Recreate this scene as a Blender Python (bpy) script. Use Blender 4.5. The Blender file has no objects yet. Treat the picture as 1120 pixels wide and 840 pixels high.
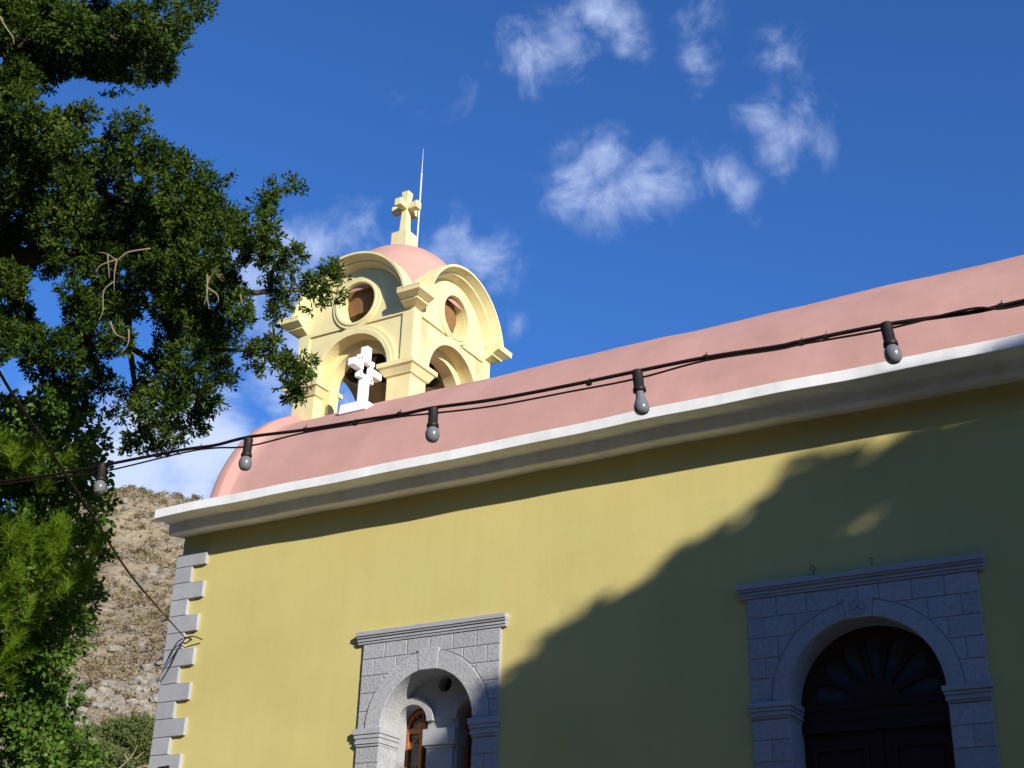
import bpy, bmesh, math, random
import numpy as np
from mathutils import Vector, Matrix
PI = math.pi
random.seed(7); RNG = np.random.default_rng(11)
sc = bpy.context.scene
COL = sc.collection

# ------------------------------------------------------------------ camera, sky, sun, exposure
F = 1525.7          # focal length in pixels of a 1120 px wide picture
CR = np.array([[0.8614487395, 0.5070044071, 0.0291993208],      # right
               [-0.1941787142, 0.3819650614, -0.9035470761],    # down
               [-0.4692554700, 0.7726896033, 0.4274927846]])    # forward
cd = bpy.data.cameras.new('camera'); cam = bpy.data.objects.new('camera', cd); COL.objects.link(cam)
cd.sensor_width = 36; cd.lens = F / 1120 * 36; cd.clip_start = 0.05; cd.clip_end = 6000
m = Matrix(((CR[0][0], -CR[1][0], -CR[2][0], 0), (CR[0][1], -CR[1][1], -CR[2][1], 0), (CR[0][2], -CR[1][2], -CR[2][2], 0), (0, 0, 0, 1)))
cam.matrix_world = m
sc.camera = cam
sc.view_settings.view_transform = 'Standard'; sc.view_settings.look = 'None'
sc.view_settings.gamma = 1; sc.view_settings.use_curve_mapping = False
sc.view_settings.exposure = 0.55
SUN = Vector((1.7, -1.0, 0.70)).normalized()
SUN_EL = math.asin(SUN.z); SUN_AZ = math.atan2(SUN.x, SUN.y)
sl = bpy.data.lights.new('sun', 'SUN'); sl.energy = 4.6; sl.angle = math.radians(0.53); sl.color = (1.0, 0.93, 0.82)
so = bpy.data.objects.new('sun', sl); COL.objects.link(so); so.location = SUN * 60
so.rotation_euler = SUN.to_track_quat('Z', 'Y').to_euler()

def ray(px, py):
    return CR.T @ np.array([px - 560, py - 420, F]) / F
def at(px, py, Z):            # the place seen at a pixel of the photograph, Z metres ahead
    return Vector(ray(px, py) * Z)

world = bpy.data.worlds.new('World'); sc.world = world; world.use_nodes = True
nt = world.node_tree; nt.nodes.clear()
N = nt.nodes.new; Lk = nt.links.new
sky = N('ShaderNodeTexSky'); sky.sky_type = 'NISHITA'; sky.sun_disc = False
sky.sun_elevation = SUN_EL; sky.sun_rotation = SUN_AZ
sky.air_density = 1.0; sky.dust_density = 0.15; sky.ozone_density = 3.0; sky.altitude = 60
tint = N('ShaderNodeMix'); tint.data_type = 'RGBA'; tint.blend_type = 'MULTIPLY'; tint.inputs[0].default_value = 1
tint.inputs[7].default_value = (0.45, 0.87, 1.50, 1)
Lk(sky.outputs[0], tint.inputs[6])
bg = N('ShaderNodeBackground'); bg.inputs[1].default_value = 0.08; Lk(tint.outputs[2], bg.inputs[0])
tc = N('ShaderNodeTexCoord')
nz = N('ShaderNodeTexNoise'); nz.inputs['Scale'].default_value = 21; nz.inputs['Detail'].default_value = 9; nz.inputs['Roughness'].default_value = 0.62
nz.inputs['Distortion'].default_value = 0.35
Lk(tc.outputs['Generated'], nz.inputs['Vector'])
CLOUDS = [ # direction (via photo pixel), radius px, density
 (585,55,42,.62),(620,40,52,.66),(650,18,38,.66),(680,50,24,.46),(765,15,22,.36),(772,62,22,.26),(768,98,20,.2),(850,58,26,.38),
 (840,122,34,.6),(872,140,42,.66),(850,165,32,.6),(900,108,26,.16),
 (628,192,36,.66),(662,175,36,.68),(690,200,50,.7),(740,208,40,.66),(788,192,34,.6),(815,210,30,.6),(670,215,36,.6),(765,165,24,.3),
 (500,268,34,.5),(525,285,36,.55),(540,312,24,.42),(562,356,20,.45),(395,258,36,.46),(425,250,24,.3),(350,285,40,.6),(330,320,50,.7),(315,268,22,.45),
 (330,395,60,.55),(385,430,45,.55),(300,420,50,.45),(285,300,50,.6),(215,500,66,1.6),(185,485,60,1.5),(140,520,60,1.6),(330,400,60,.85),(165,525,66,1.45),(110,530,70,1.4),(240,478,40,.8),(280,500,40,.55),(250,540,66,1.15),(470,85,36,.2),(500,105,28,.16),
 (-150,480,140,.8),(-320,520,160,.8),(1350,250,80,.5),(1500,420,120,.7),(700,-150,80,.5)]
acc = None
for (px, py, r, s) in CLOUDS:
    d = ray(px, py); d = d / np.linalg.norm(d)
    vm = N('ShaderNodeVectorMath'); vm.operation = 'DISTANCE'; vm.inputs[1].default_value = tuple(d); Lk(tc.outputs['Generated'], vm.inputs[0])
    mr = N('ShaderNodeMapRange'); mr.interpolation_type = 'SMOOTHSTEP'
    mr.inputs[1].default_value = r * 1.75 / F; mr.inputs[2].default_value = 0; mr.inputs[3].default_value = 0; mr.inputs[4].default_value = s
    Lk(vm.outputs['Value'], mr.inputs[0])
    if acc is None: acc = mr.outputs[0]
    else:
        ad = N('ShaderNodeMath'); ad.operation = 'MAXIMUM'; Lk(acc, ad.inputs[0]); Lk(mr.outputs[0], ad.inputs[1]); acc = ad.outputs[0]
# density = smoothstep(field + (noise-.5)*k)
s1 = N('ShaderNodeMath'); s1.operation = 'MULTIPLY_ADD'; s1.inputs[1].default_value = 2.3; s1.inputs[2].default_value = -1.24; Lk(nz.outputs['Fac'], s1.inputs[0])
s2 = N('ShaderNodeMath'); s2.operation = 'ADD'; Lk(acc, s2.inputs[0]); Lk(s1.outputs[0], s2.inputs[1])
s3 = N('ShaderNodeMapRange'); s3.interpolation_type = 'SMOOTHSTEP'; s3.inputs[1].default_value = 0.0; s3.inputs[2].default_value = 1.35
s3.inputs[3].default_value = 0; s3.inputs[4].default_value = 1.0; Lk(s2.outputs[0], s3.inputs[0])
gate = N('ShaderNodeMapRange'); gate.inputs[1].default_value = 0; gate.inputs[2].default_value = .12; Lk(acc, gate.inputs[0])
s4 = N('ShaderNodeMath'); s4.operation = 'MULTIPLY'; Lk(s3.outputs[0], s4.inputs[0]); Lk(gate.outputs[0], s4.inputs[1])
cb = N('ShaderNodeBackground'); cb.inputs[0].default_value = (0.42, 0.50, 0.70, 1); cb.inputs[1].default_value = 1.05
mx = N('ShaderNodeMixShader'); Lk(s4.outputs[0], mx.inputs[0]); Lk(bg.outputs[0], mx.inputs[1]); Lk(cb.outputs[0], mx.inputs[2])
wo = N('ShaderNodeOutputWorld'); Lk(mx.outputs[0], wo.inputs[0])

# ------------------------------------------------------------------ materials
def mat(name, base, rough=0.85, var=0.08, scale=3.0, bump=0.0, bscale=60.0, c2=None, c2scale=6.0, c2amt=0.5, streak=0.0, metallic=0.0, spec=0.3, bdist=0.01, tone=0.0):
    M = bpy.data.materials.new(name); M.use_nodes = True; t = M.node_tree; b = t.nodes['Principled BSDF']
    b.inputs['Roughness'].default_value = rough; b.inputs['Metallic'].default_value = metallic; b.inputs['Specular IOR Level'].default_value = spec
    tc = t.nodes.new('ShaderNodeTexCoord'); n = t.nodes.new('ShaderNodeTexNoise'); n.inputs['Scale'].default_value = scale; n.inputs['Detail'].default_value = 8; n.inputs['Roughness'].default_value = .6
    t.links.new(tc.outputs['Object'], n.inputs['Vector'])
    r = t.nodes.new('ShaderNodeMapRange'); r.inputs[1].default_value = .3; r.inputs[2].default_value = .7; r.inputs[3].default_value = 1 - var; r.inputs[4].default_value = 1 + var
    t.links.new(n.outputs['Fac'], r.inputs[0])
    mu = t.nodes.new('ShaderNodeVectorMath'); mu.operation = 'SCALE'; t.links.new(r.outputs[0], mu.inputs['Scale'])
    src = None
    if c2:
        mixc = t.nodes.new('ShaderNodeMix'); mixc.data_type = 'RGBA'; n2 = t.nodes.new('ShaderNodeTexNoise'); n2.inputs['Scale'].default_value = c2scale; n2.inputs['Detail'].default_value = 6
        t.links.new(tc.outputs['Object'], n2.inputs['Vector'])
        r2 = t.nodes.new('ShaderNodeMapRange'); r2.inputs[1].default_value = .42; r2.inputs[2].default_value = .68; r2.inputs[4].default_value = c2amt
        t.links.new(n2.outputs['Fac'], r2.inputs[0]); t.links.new(r2.outputs[0], mixc.inputs[0])
        mixc.inputs[6].default_value = (*base, 1); mixc.inputs[7].default_value = (*c2, 1); src = mixc.outputs[2]
    if src is None:
        rgb = t.nodes.new('ShaderNodeRGB'); rgb.outputs[0].default_value = (*base, 1); src = rgb.outputs[0]
    if streak > 0:
        mp = t.nodes.new('ShaderNodeMapping'); mp.inputs['Scale'].default_value = (7, 7, .5); t.links.new(tc.outputs['Object'], mp.inputs[0])
        n3 = t.nodes.new('ShaderNodeTexNoise'); n3.inputs['Scale'].default_value = 1.3; n3.inputs['Detail'].default_value = 6; t.links.new(mp.outputs[0], n3.inputs['Vector'])
        r3 = t.nodes.new('ShaderNodeMapRange'); r3.inputs[1].default_value = .35; r3.inputs[2].default_value = .75; r3.inputs[3].default_value = 1; r3.inputs[4].default_value = 1 - streak
        t.links.new(n3.outputs['Fac'], r3.inputs[0])
        mu2 = t.nodes.new('ShaderNodeVectorMath'); mu2.operation = 'SCALE'; t.links.new(src, mu2.inputs[0]); t.links.new(r3.outputs[0], mu2.inputs['Scale']); src = mu2.outputs[0]
    if tone > 0:        # every block its own tone
        g = t.nodes.new('ShaderNodeNewGeometry'); oi = t.nodes.new('ShaderNodeObjectInfo'); ad = t.nodes.new('ShaderNodeMath'); ad.operation = 'ADD'
        t.links.new(g.outputs['Random Per Island'], ad.inputs[0]); t.links.new(oi.outputs['Random'], ad.inputs[1])
        r4 = t.nodes.new('ShaderNodeMapRange'); r4.inputs[1].default_value = 0; r4.inputs[2].default_value = 2; r4.inputs[3].default_value = 1-tone; r4.inputs[4].default_value = 1+tone
        t.links.new(ad.outputs[0], r4.inputs[0]); mu3 = t.nodes.new('ShaderNodeVectorMath'); mu3.operation = 'SCALE'; t.links.new(src, mu3.inputs[0]); t.links.new(r4.outputs[0], mu3.inputs['Scale']); src = mu3.outputs[0]
    t.links.new(src, mu.inputs[0]); t.links.new(mu.outputs[0], b.inputs['Base Color'])
    if bump > 0:
        nb = t.nodes.new('ShaderNodeTexNoise'); nb.inputs['Scale'].default_value = bscale; nb.inputs['Detail'].default_value = 5; t.links.new(tc.outputs['Object'], nb.inputs['Vector'])
        bp = t.nodes.new('ShaderNodeBump'); bp.inputs['Strength'].default_value = bump; bp.inputs['Distance'].default_value = bdist
        t.links.new(nb.outputs['Fac'], bp.inputs['Height']); t.links.new(bp.outputs[0], b.inputs['Normal'])
    return M
def leafmat(name, cols, trans=0.35, rough=.6, clump=3.0):
    M = bpy.data.materials.new(name); M.use_nodes = True; t = M.node_tree; t.nodes.clear()
    g = t.nodes.new('ShaderNodeNewGeometry'); cr = t.nodes.new('ShaderNodeValToRGB')
    e = cr.color_ramp.elements
    e[0].position = 0; e[0].color = (*cols[0], 1); e[1].position = 1; e[1].color = (*cols[-1], 1)
    for i, c in enumerate(cols[1:-1]):
        q = e.new((i + 1) / (len(cols) - 1)); q.color = (*c, 1)
    tc = t.nodes.new('ShaderNodeTexCoord'); n = t.nodes.new('ShaderNodeTexNoise'); n.inputs['Scale'].default_value = clump; n.inputs['Detail'].default_value = 3
    t.links.new(tc.outputs['Object'], n.inputs['Vector'])
    ma = t.nodes.new('ShaderNodeMath'); ma.operation = 'MULTIPLY_ADD'; ma.inputs[1].default_value = .55; t.links.new(g.outputs['Random Per Island'], ma.inputs[0])
    mb = t.nodes.new('ShaderNodeMath'); mb.operation = 'MULTIPLY_ADD'; mb.inputs[1].default_value = .9; mb.inputs[2].default_value = -.22; t.links.new(n.outputs['Fac'], mb.inputs[0]); t.links.new(mb.outputs[0], ma.inputs[2])
    t.links.new(ma.outputs[0], cr.inputs[0])
    d = t.nodes.new('ShaderNodeBsdfPrincipled'); d.inputs['Roughness'].default_value = rough; d.inputs['Specular IOR Level'].default_value = .12
    tr = t.nodes.new('ShaderNodeBsdfTranslucent'); mi = t.nodes.new('ShaderNodeMixShader'); mi.inputs[0].default_value = trans
    t.links.new(cr.outputs[0], d.inputs['Base Color']); t.links.new(cr.outputs[0], tr.inputs['Color'])
    o = t.nodes.new('ShaderNodeOutputMaterial'); t.links.new(d.outputs[0], mi.inputs[1]); t.links.new(tr.outputs[0], mi.inputs[2]); t.links.new(mi.outputs[0], o.inputs[0])
    return M
M_WALL = mat('yellow_plaster', (0.568, 0.495, 0.188), .92, .05, .9, .18, 38, c2=(.52,.43,.15), c2scale=.8, c2amt=.45, streak=.035, bdist=.008)
M_TOWER = mat('pale_yellow_plaster', (0.76, 0.675, 0.355), .9, .04, 2.0, .2, 50, bdist=.005, c2=(.64,.555,.28), c2scale=2.5, c2amt=.45, streak=.10)
M_PINK = mat('pink_plaster', (0.50, 0.28, 0.235), .9, .07, 1.5, .25, 40, streak=.04, c2=(.42,.235,.19), c2scale=1.6, c2amt=.6, bdist=.006)
M_CORN = mat('white_painted_plaster', (0.84, 0.85, 0.84), .85, .05, 3, .15, 60, c2=(.66,.67,.63), c2scale=2.2, c2amt=.5, bdist=.004, streak=.10)
M_STONE = mat('grey_stone', (0.40, 0.405, 0.42), .9, .12, 14, .55, 75, c2=(.30,.31,.33), c2scale=30, c2amt=.8, bdist=.008)
M_STONE_R = mat('hammered_stone', (0.385, 0.39, 0.395), .9, .08, 22, .42, 42, c2=(.29,.30,.325), c2scale=36, c2amt=.8, bdist=.016, tone=.13)
M_STONE_S = mat('smooth_grey_stone', (0.36, 0.37, 0.39), .85, .07, 10, .15, 90, c2=(.29,.30,.325), c2scale=4, c2amt=.5, bdist=.004, tone=.14)
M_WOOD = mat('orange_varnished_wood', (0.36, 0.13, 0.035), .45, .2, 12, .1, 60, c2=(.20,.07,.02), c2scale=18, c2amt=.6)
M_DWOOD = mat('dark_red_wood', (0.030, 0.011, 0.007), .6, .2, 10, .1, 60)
M_GLASS = mat('dark_glass', (0.03, 0.035, 0.045), .08, .05, 5, spec=.6)
M_GLASSB = mat('dusty_glass', (0.05, 0.06, 0.085), .25, .1, 6, spec=.5)
M_WHITE = mat('white_marble', (0.86, 0.84, 0.82), .6, .03, 8)
M_BRONZE = mat('dark_bronze', (0.035, 0.04, 0.032), .55, .3, 14, .1, 40, metallic=.5)
M_BEAM = mat('weathered_beam', (0.06, 0.045, 0.035), .9, .2, 8)
M_METAL = mat('pale_metal', (0.72, 0.74, 0.78), .35, .02, 5, metallic=.6)
M_IRON = mat('dark_iron', (0.05, 0.045, 0.04), .6, .1, 20, metallic=.3)
M_CABLE = mat('dark_rubber_cable', (0.016, 0.009, 0.009), .6, .1, 20)
M_SOCKET = mat('black_bakelite', (0.02, 0.014, 0.014), .5, .1, 20)
M_BARK = mat('brown_bark', (0.085, 0.062, 0.045), .95, .3, 9, .8, 25, bdist=.03)
M_TWIG = mat('dry_grey_twig', (0.27, 0.215, 0.16), .9, .2, 9)
M_GROUND = mat('ground_earth', (0.13, 0.105, 0.07), .95, .2, .6, .5, 8, c2=(.08,.075,.045), c2scale=.3, bdist=.03)
M_PAVE = mat('paving_stone', (0.42, 0.35, 0.25), .85, .12, 2)
M_ROCK = mat('limestone_rock', (0.27, 0.24, 0.19), .95, .3, 1.2, .8, 5, c2=(.20,.18,.15), c2scale=2.2, c2amt=.9, bdist=.15)
M_CYP = leafmat('cypress_leaves', [(0.009,0.020,0.004), (0.022,0.050,0.006), (0.062,0.105,0.012), (0.15,0.185,0.03)], .22, .65, 3.5)
M_BROAD = leafmat('broad_leaves', [(0.03,0.065,0.012), (0.065,0.14,0.02), (0.11,0.20,0.03), (0.19,0.26,0.07)], .35, .5, 2.5)
M_PINE = leafmat('pine_needles', [(0.09,0.17,0.013), (0.15,0.26,0.018), (0.22,0.34,0.03)], .4, .5, 3.0)
M_SHADE = leafmat('shade_tree_leaves', [(0.02,0.04,0.01), (0.04,0.08,0.015)], .1, .6, 2)
M_SCRUB = leafmat('dry_scrub', [(0.13,0.105,0.055), (0.21,0.165,0.09), (0.30,0.23,0.14)], .1, .9, .25)
M_BUSH = leafmat('hillside_bush', [(0.06,0.09,0.025), (0.12,0.16,0.045), (0.20,0.17,0.07)], .25, .8, .7)

# ------------------------------------------------------------------ mesh helpers
class MB:
    def __init__(s): s.v = []; s.f = []
    def add(s, v, f):
        o = len(s.v); s.v += [tuple(p) for p in v]; s.f += [tuple(i + o for i in q) for q in f]; return s
    def box(s, x0, x1, y0, y1, z0, z1):
        return s.add([(x0,y0,z0),(x1,y0,z0),(x1,y1,z0),(x0,y1,z0),(x0,y0,z1),(x1,y0,z1),(x1,y1,z1),(x0,y1,z1)],
                     [(0,3,2,1),(4,5,6,7),(0,1,5,4),(1,2,6,5),(2,3,7,6),(3,0,4,7)])
    def rings(s, rs, cap=True):           # list of equal-length closed rings
        n = len(rs[0]); v = [p for r in rs for p in r]; f = []
        for i in range(len(rs) - 1):
            for j in range(n): f.append((i*n+j, i*n+(j+1)%n, (i+1)*n+(j+1)%n, (i+1)*n+j))
        if cap: f.append(tuple(range(n-1, -1, -1))); f.append(tuple(range((len(rs)-1)*n, len(rs)*n)))
        return s.add(v, f)
    def tube(s, pts, rad, n=8):
        pts = [Vector(p) for p in pts]; rs = []
        rad = rad if hasattr(rad, '__len__') else [rad] * len(pts)
        up = Vector((0.13, 0.21, 1)).normalized()
        for i, p in enumerate(pts):
            t = (pts[min(i+1, len(pts)-1)] - pts[max(i-1, 0)]).normalized()
            a = t.cross(up)
            if a.length < .05: a = t.cross(Vector((1, 0, 0)))
            a.normalize(); b = t.cross(a)
            rs.append([p + (a*math.cos(2*PI*k/n) + b*math.sin(2*PI*k/n)) * rad[i] for k in range(n)])
        return s.rings(rs)
    def lathe(s, prof, c=(0,0,0), n=24):
        return s.rings([[(c[0]+r*math.cos(2*PI*k/n), c[1]+r*math.sin(2*PI*k/n), c[2]+z) for k in range(n)] for r, z in prof])
    def plate(s, outer, holes=(), d=0.1, fn=None, bevel=0.0, res=1):
        # filled 2D outline (u, w) with holes, thickness d; fn maps (u, depth 0..d, w) to the world
        cu = bpy.data.curves.new('tmp', 'CURVE'); cu.dimensions = '2D'; cu.fill_mode = 'BOTH'
        cu.extrude = max(d/2 - bevel, 1e-4); cu.bevel_depth = bevel; cu.offset = -bevel; cu.bevel_resolution = res
        for loop in [outer] + list(holes):
            sp = cu.splines.new('POLY'); sp.points.add(len(loop) - 1); sp.use_cyclic_u = True
            for p, q in zip(sp.points, loop): p.co = (q[0], q[1], 0, 1)
        o = bpy.data.objects.new('tmp', cu); me = bpy.data.meshes.new_from_object(o)
        fn = fn or (lambda u, t, w: (u, t, w))
        v = [fn(p.co.x, d/2 - p.co.z, p.co.y) for p in me.vertices]; f = [tuple(q.vertices) for q in me.polygons]
        s.add(v, f)
        bpy.data.objects.remove(o); bpy.data.curves.remove(cu); bpy.data.meshes.remove(me)
        return s
    def build(s, name, material, parent=None, smooth=False, origin=None, bevel=0.0, weld=True):
        me = bpy.data.meshes.new(name); me.from_pydata(s.v, [], s.f)
        bm = bmesh.new(); bm.from_mesh(me)
        if weld: bmesh.ops.remove_doubles(bm, verts=bm.verts, dist=1e-5)
        bmesh.ops.recalc_face_normals(bm, faces=bm.faces); bm.to_mesh(me); bm.free()
        if smooth: me.shade_smooth()
        me.materials.append(material)
        o = bpy.data.objects.new(name, me); COL.objects.link(o)
        if parent: put(o, parent)
        if bevel:
            md = o.modifiers.new('bevel', 'BEVEL'); md.width = bevel; md.segments = 2; md.limit_method = 'ANGLE'; md.angle_limit = math.radians(50)
        return o
WLOC = {}
def put(o, parent):
    o.parent = parent; o.location = -WLOC.get(parent.name, Vector((0,0,0))); WLOC[o.name] = Vector((0,0,0))
def thing(name, label, cat, loc=(0,0,0), group=None):
    o = bpy.data.objects.new(name, None); COL.objects.link(o); o.location = loc; o.empty_display_size = .2
    WLOC[o.name] = Vector(loc); o['label'] = label; o['category'] = cat
    if group: o['group'] = group
    return o
def tag(o, label=None, cat=None, group=None, kind=None):
    if label: o['label'] = label
    if cat: o['category'] = cat
    if group: o['group'] = group
    if kind: o['kind'] = kind
    return o
def arc(cx, cz, r, a0, a1, n=24):
    return [(cx + r*math.cos(a0+(a1-a0)*i/n), cz + r*math.sin(a0+(a1-a0)*i/n)) for i in range(n+1)]
def quads_mesh(name, V, material, parent=None):     # V: (N,4,3)
    n = len(V); me = bpy.data.meshes.new(name); me.vertices.add(n*4); me.vertices.foreach_set('co', V.reshape(-1).astype(np.float32))
    me.loops.add(n*4); me.loops.foreach_set('vertex_index', np.arange(n*4, dtype=np.int32)); me.polygons.add(n)
    me.polygons.foreach_set('loop_start', np.arange(0, n*4, 4, dtype=np.int32)); me.polygons.foreach_set('loop_total', np.full(n, 4, dtype=np.int32))
    me.update(calc_edges=True); me.materials.append(material)
    o = bpy.data.objects.new(name, me); COL.objects.link(o)
    if parent: put(o, parent)
    return o
def nrm(a): return a / np.maximum(np.linalg.norm(a, axis=-1, keepdims=True), 1e-9)
def leaves(blobs, dens, leaf, spray_len, per, axis_up=.25, jit=.7, shell=.45, width=.4, spread=.55):
    # blobs: (x,y,z, rx,ry,rz, weight); each spray is a short twig carrying `per` small leaves
    out = []
    for bl in blobs:
        c = np.array(bl[:3]); r = np.array(bl[3:6]); w = bl[6] if len(bl) > 6 else 1
        k = max(4, int(dens * w * (r[0]*r[1]*r[2])**(2/3)))
        d = nrm(RNG.normal(size=(k,3))); rad = shell + (1-shell)*RNG.random((k,1))**.6
        p = c + d*r*rad
        a = nrm(d*.7 + RNG.normal(size=(k,3))*.5 + np.array([0,0,axis_up]))
        t = RNG.random((k,per,1)); base = p[:,None] + a[:,None]*(t-.4)*spray_len
        dr = nrm(a[:,None]*.7 + RNG.normal(size=(k,per,3))*jit)
        base = base + dr*0.25*spray_len*spread
        side = nrm(np.cross(dr, RNG.normal(size=(k,per,3))))
        L = leaf*(.7+.6*RNG.random((k,per,1))); W = L*width*.5
        q = np.stack([base, base+dr*L*.5+side*W, base+dr*L, base+dr*L*.5-side*W], axis=2)
        out.append(q.reshape(-1,4,3))
    return np.concatenate(out)

# ------------------------------------------------------------------ ground, hillside
GZ = -1.6
_d = ray(126, 543); HV0 = 134*float(np.dot(_d/np.hypot(_d[0], _d[1]), np.array([.678, .735, 0])))
def hill_z(u, v):                     # u: metres along the view towards the hill, v: sideways
    t = np.clip((u-38)/96, 0, None)
    z = GZ + np.where(u < 38, 0, (u-38)*.500)
    top = 134 + 5*np.sin(v*.07)
    z = np.where(u > top, GZ+(top-38)*.500 + (u-top)*.04, z)
    z = z + .17*(v-HV0)*np.clip((u-38)/96,0,1.2)
    return z
HD = nrm(np.array([-.735, .678, 0.0])); HS = np.array([HD[1], -HD[0], 0])   # along, sideways (right)
VT = {}
def vnoise(x, y, seed):
    if seed not in VT: VT[seed] = np.random.default_rng(seed).random((256,256))
    T = VT[seed]
    xi = np.floor(x).astype(int); yi = np.floor(y).astype(int); fx = x-xi; fy = y-yi; fx = fx*fx*(3-2*fx); fy = fy*fy*(3-2*fy)
    g = lambda a,b: T[a%256, b%256]
    return (g(xi,yi)*(1-fx)+g(xi+1,yi)*fx)*(1-fy)+(g(xi,yi+1)*(1-fx)+g(xi+1,yi+1)*fx)*fy - .5
def hill_full(u, v):
    z = hill_z(u, v); k = np.clip((u-38)/12, 0, 1)
    z = z + k*(vnoise(u/14, v/14, 1)*5 + vnoise(u/5, v/5, 2)*2.0 + vnoise(u/2, v/2, 3)*.75 + vnoise(u/.8, v/.8, 4)*.4)
    rock = np.clip(vnoise(u/7, v/5, 9)*3-.25, 0, 1)
    z = z + k*rock*(np.abs(vnoise(u/1.3, v/1.7, 5))*2.6)
    return z
def grid(name, us, vs, material, label=None):
    U, Vv = np.meshgrid(us, vs, indexing='ij'); Z = hill_full(U, Vv)
    P = U[...,None]*HD + Vv[...,None]*HS; P[...,2] = Z
    n, mm = U.shape; idx = np.arange(n*mm).reshape(n,mm)
    q = np.stack([idx[:-1,:-1], idx[1:,:-1], idx[1:,1:], idx[:-1,1:]], -1).reshape(-1,4)
    me = bpy.data.meshes.new(name); me.vertices.add(n*mm); me.vertices.foreach_set('co', P.reshape(-1).astype(np.float32))
    me.loops.add(len(q)*4); me.loops.foreach_set('vertex_index', q.reshape(-1).astype(np.int32)); me.polygons.add(len(q))
    me.polygons.foreach_set('loop_start', np.arange(0,len(q)*4,4,dtype=np.int32)); me.polygons.foreach_set('loop_total', np.full(len(q),4,dtype=np.int32))
    me.update(calc_edges=True); me.shade_smooth(); me.materials.append(material)
    o = bpy.data.objects.new(name, me); COL.objects.link(o); o['kind'] = 'structure'; return o
def hillmat():
    M = bpy.data.materials.new('dry_hillside'); M.use_nodes = True; t = M.node_tree; b = t.nodes['Principled BSDF']; b.inputs['Roughness'].default_value = .97; b.inputs['Specular IOR Level'].default_value = .1
    tc = t.nodes.new('ShaderNodeTexCoord')
    def ns(scale, det=8, rough=.65):
        n = t.nodes.new('ShaderNodeTexNoise'); n.inputs['Scale'].default_value = scale; n.inputs['Detail'].default_value = det; n.inputs['Roughness'].default_value = rough; t.links.new(tc.outputs['Object'], n.inputs['Vector']); return n.outputs['Fac']
    def ramp(src, els):
        r = t.nodes.new('ShaderNodeValToRGB'); e = r.color_ramp.elements
        e[0].position, e[0].color = els[0][0], (*els[0][1],1); e[1].position, e[1].color = els[-1][0], (*els[-1][1],1)
        for p,c in els[1:-1]: q = e.new(p); q.color = (*c,1)
        t.links.new(src, r.inputs[0]); return r.outputs[0]
    soil = ramp(ns(.5), [(.3,(.28,.215,.14)),(.5,(.37,.295,.195)),(.7,(.43,.355,.25))])
    rock = ramp(ns(1.6), [(.3,(.19,.165,.13)),(.55,(.36,.325,.27)),(.7,(.47,.44,.39))])
    mk = ramp(ns(.22, 10, .7), [(.50,(0,0,0)),(.62,(.75,.75,.75))])
    mi = t.nodes.new('ShaderNodeMix'); mi.data_type = 'RGBA'; t.links.new(mk, mi.inputs[0]); t.links.new(soil, mi.inputs[6]); t.links.new(rock, mi.inputs[7])
    fine = ramp(ns(2.2, 6, .7), [(.36,(.55,.5,.45)),(.5,(1,1,1))])
    mu = t.nodes.new('ShaderNodeMix'); mu.data_type = 'RGBA'; mu.blend_type = 'MULTIPLY'; mu.inputs[0].default_value = 1; t.links.new(mi.outputs[2], mu.inputs[6]); t.links.new(fine, mu.inputs[7])
    t.links.new(mu.outputs[2], b.inputs['Base Color'])
    bp = t.nodes.new('ShaderNodeBump'); bp.inputs['Strength'].default_value = 1; bp.inputs['Distance'].default_value = .5; t.links.new(ns(1.8, 8, .7), bp.inputs['Height']); t.links.new(bp.outputs[0], b.inputs['Normal'])
    return M
M_HILL = hillmat()
grid('hill', np.concatenate([np.arange(38,150,.4), np.arange(150,420,6)]), np.arange(-34,30,.4), M_HILL)
MB().add([(-900,-900,GZ),(900,-900,GZ),(900,900,GZ),(-900,900,GZ)], [(0,1,2,3)]).build('ground', M_GROUND)['kind'] = 'structure'
tb = MB().box(-13.5, 6, 9.4, 18.6, GZ-.1, -.30)
for i in range(6): tb.box(-13.5, 6, 9.4-.32*(6-i), 9.4-.32*(5-i)+.02, GZ-.1, GZ+.19*(i+1)-.004*(i==6))
tb.build('terrace', M_PAVE)['kind'] = 'structure'
# scrub and loose rocks over the slope
def on_hill(n, u0, u1, v0, v1):
    u = u0+(u1-u0)*RNG.random(n); v = v0+(v1-v0)*RNG.random(n); z = hill_full(u, v)
    P = u[:,None]*HD + v[:,None]*HS; P[:,2] = z; return P, u
P, u = on_hill(6500, 44, 142, -16, 16)
keep = vnoise(P[:,0]/6, P[:,1]/6, 21) > -.38; P = P[keep]
bl = []
for p in P:
    r = .13 + .34*RNG.random()**2.2; bl.append((p[0],p[1],p[2]+r*.35, r, r, r*.62))
V = leaves(bl, 130, .20, .22, 4, axis_up=.5, shell=.3, width=.5)
tag(quads_mesh('scrub', V, M_SCRUB), 'low dry brown scrub dotted over the bare hillside', 'scrub', kind='stuff')
P, u = on_hill(1700, 44, 142, -16, 16)
ro = MB()
ico = bmesh.new(); bmesh.ops.create_icosphere(ico, subdivisions=2, radius=1); IV = np.array([v.co[:] for v in ico.verts]); IF = [tuple(v.index for v in f.verts) for f in ico.faces]; ico.free()
for p in P:
    r = (.08+.28*RNG.random()**3)*(1,1.4)[RNG.random() < .15]
    v = IV*(1+.35*(RNG.random((len(IV),1))-.5))*np.array([r, r*(.6+.6*RNG.random()), r*(.5+.3*RNG.random())]) + p
    ro.add(v.tolist(), IF)
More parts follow.
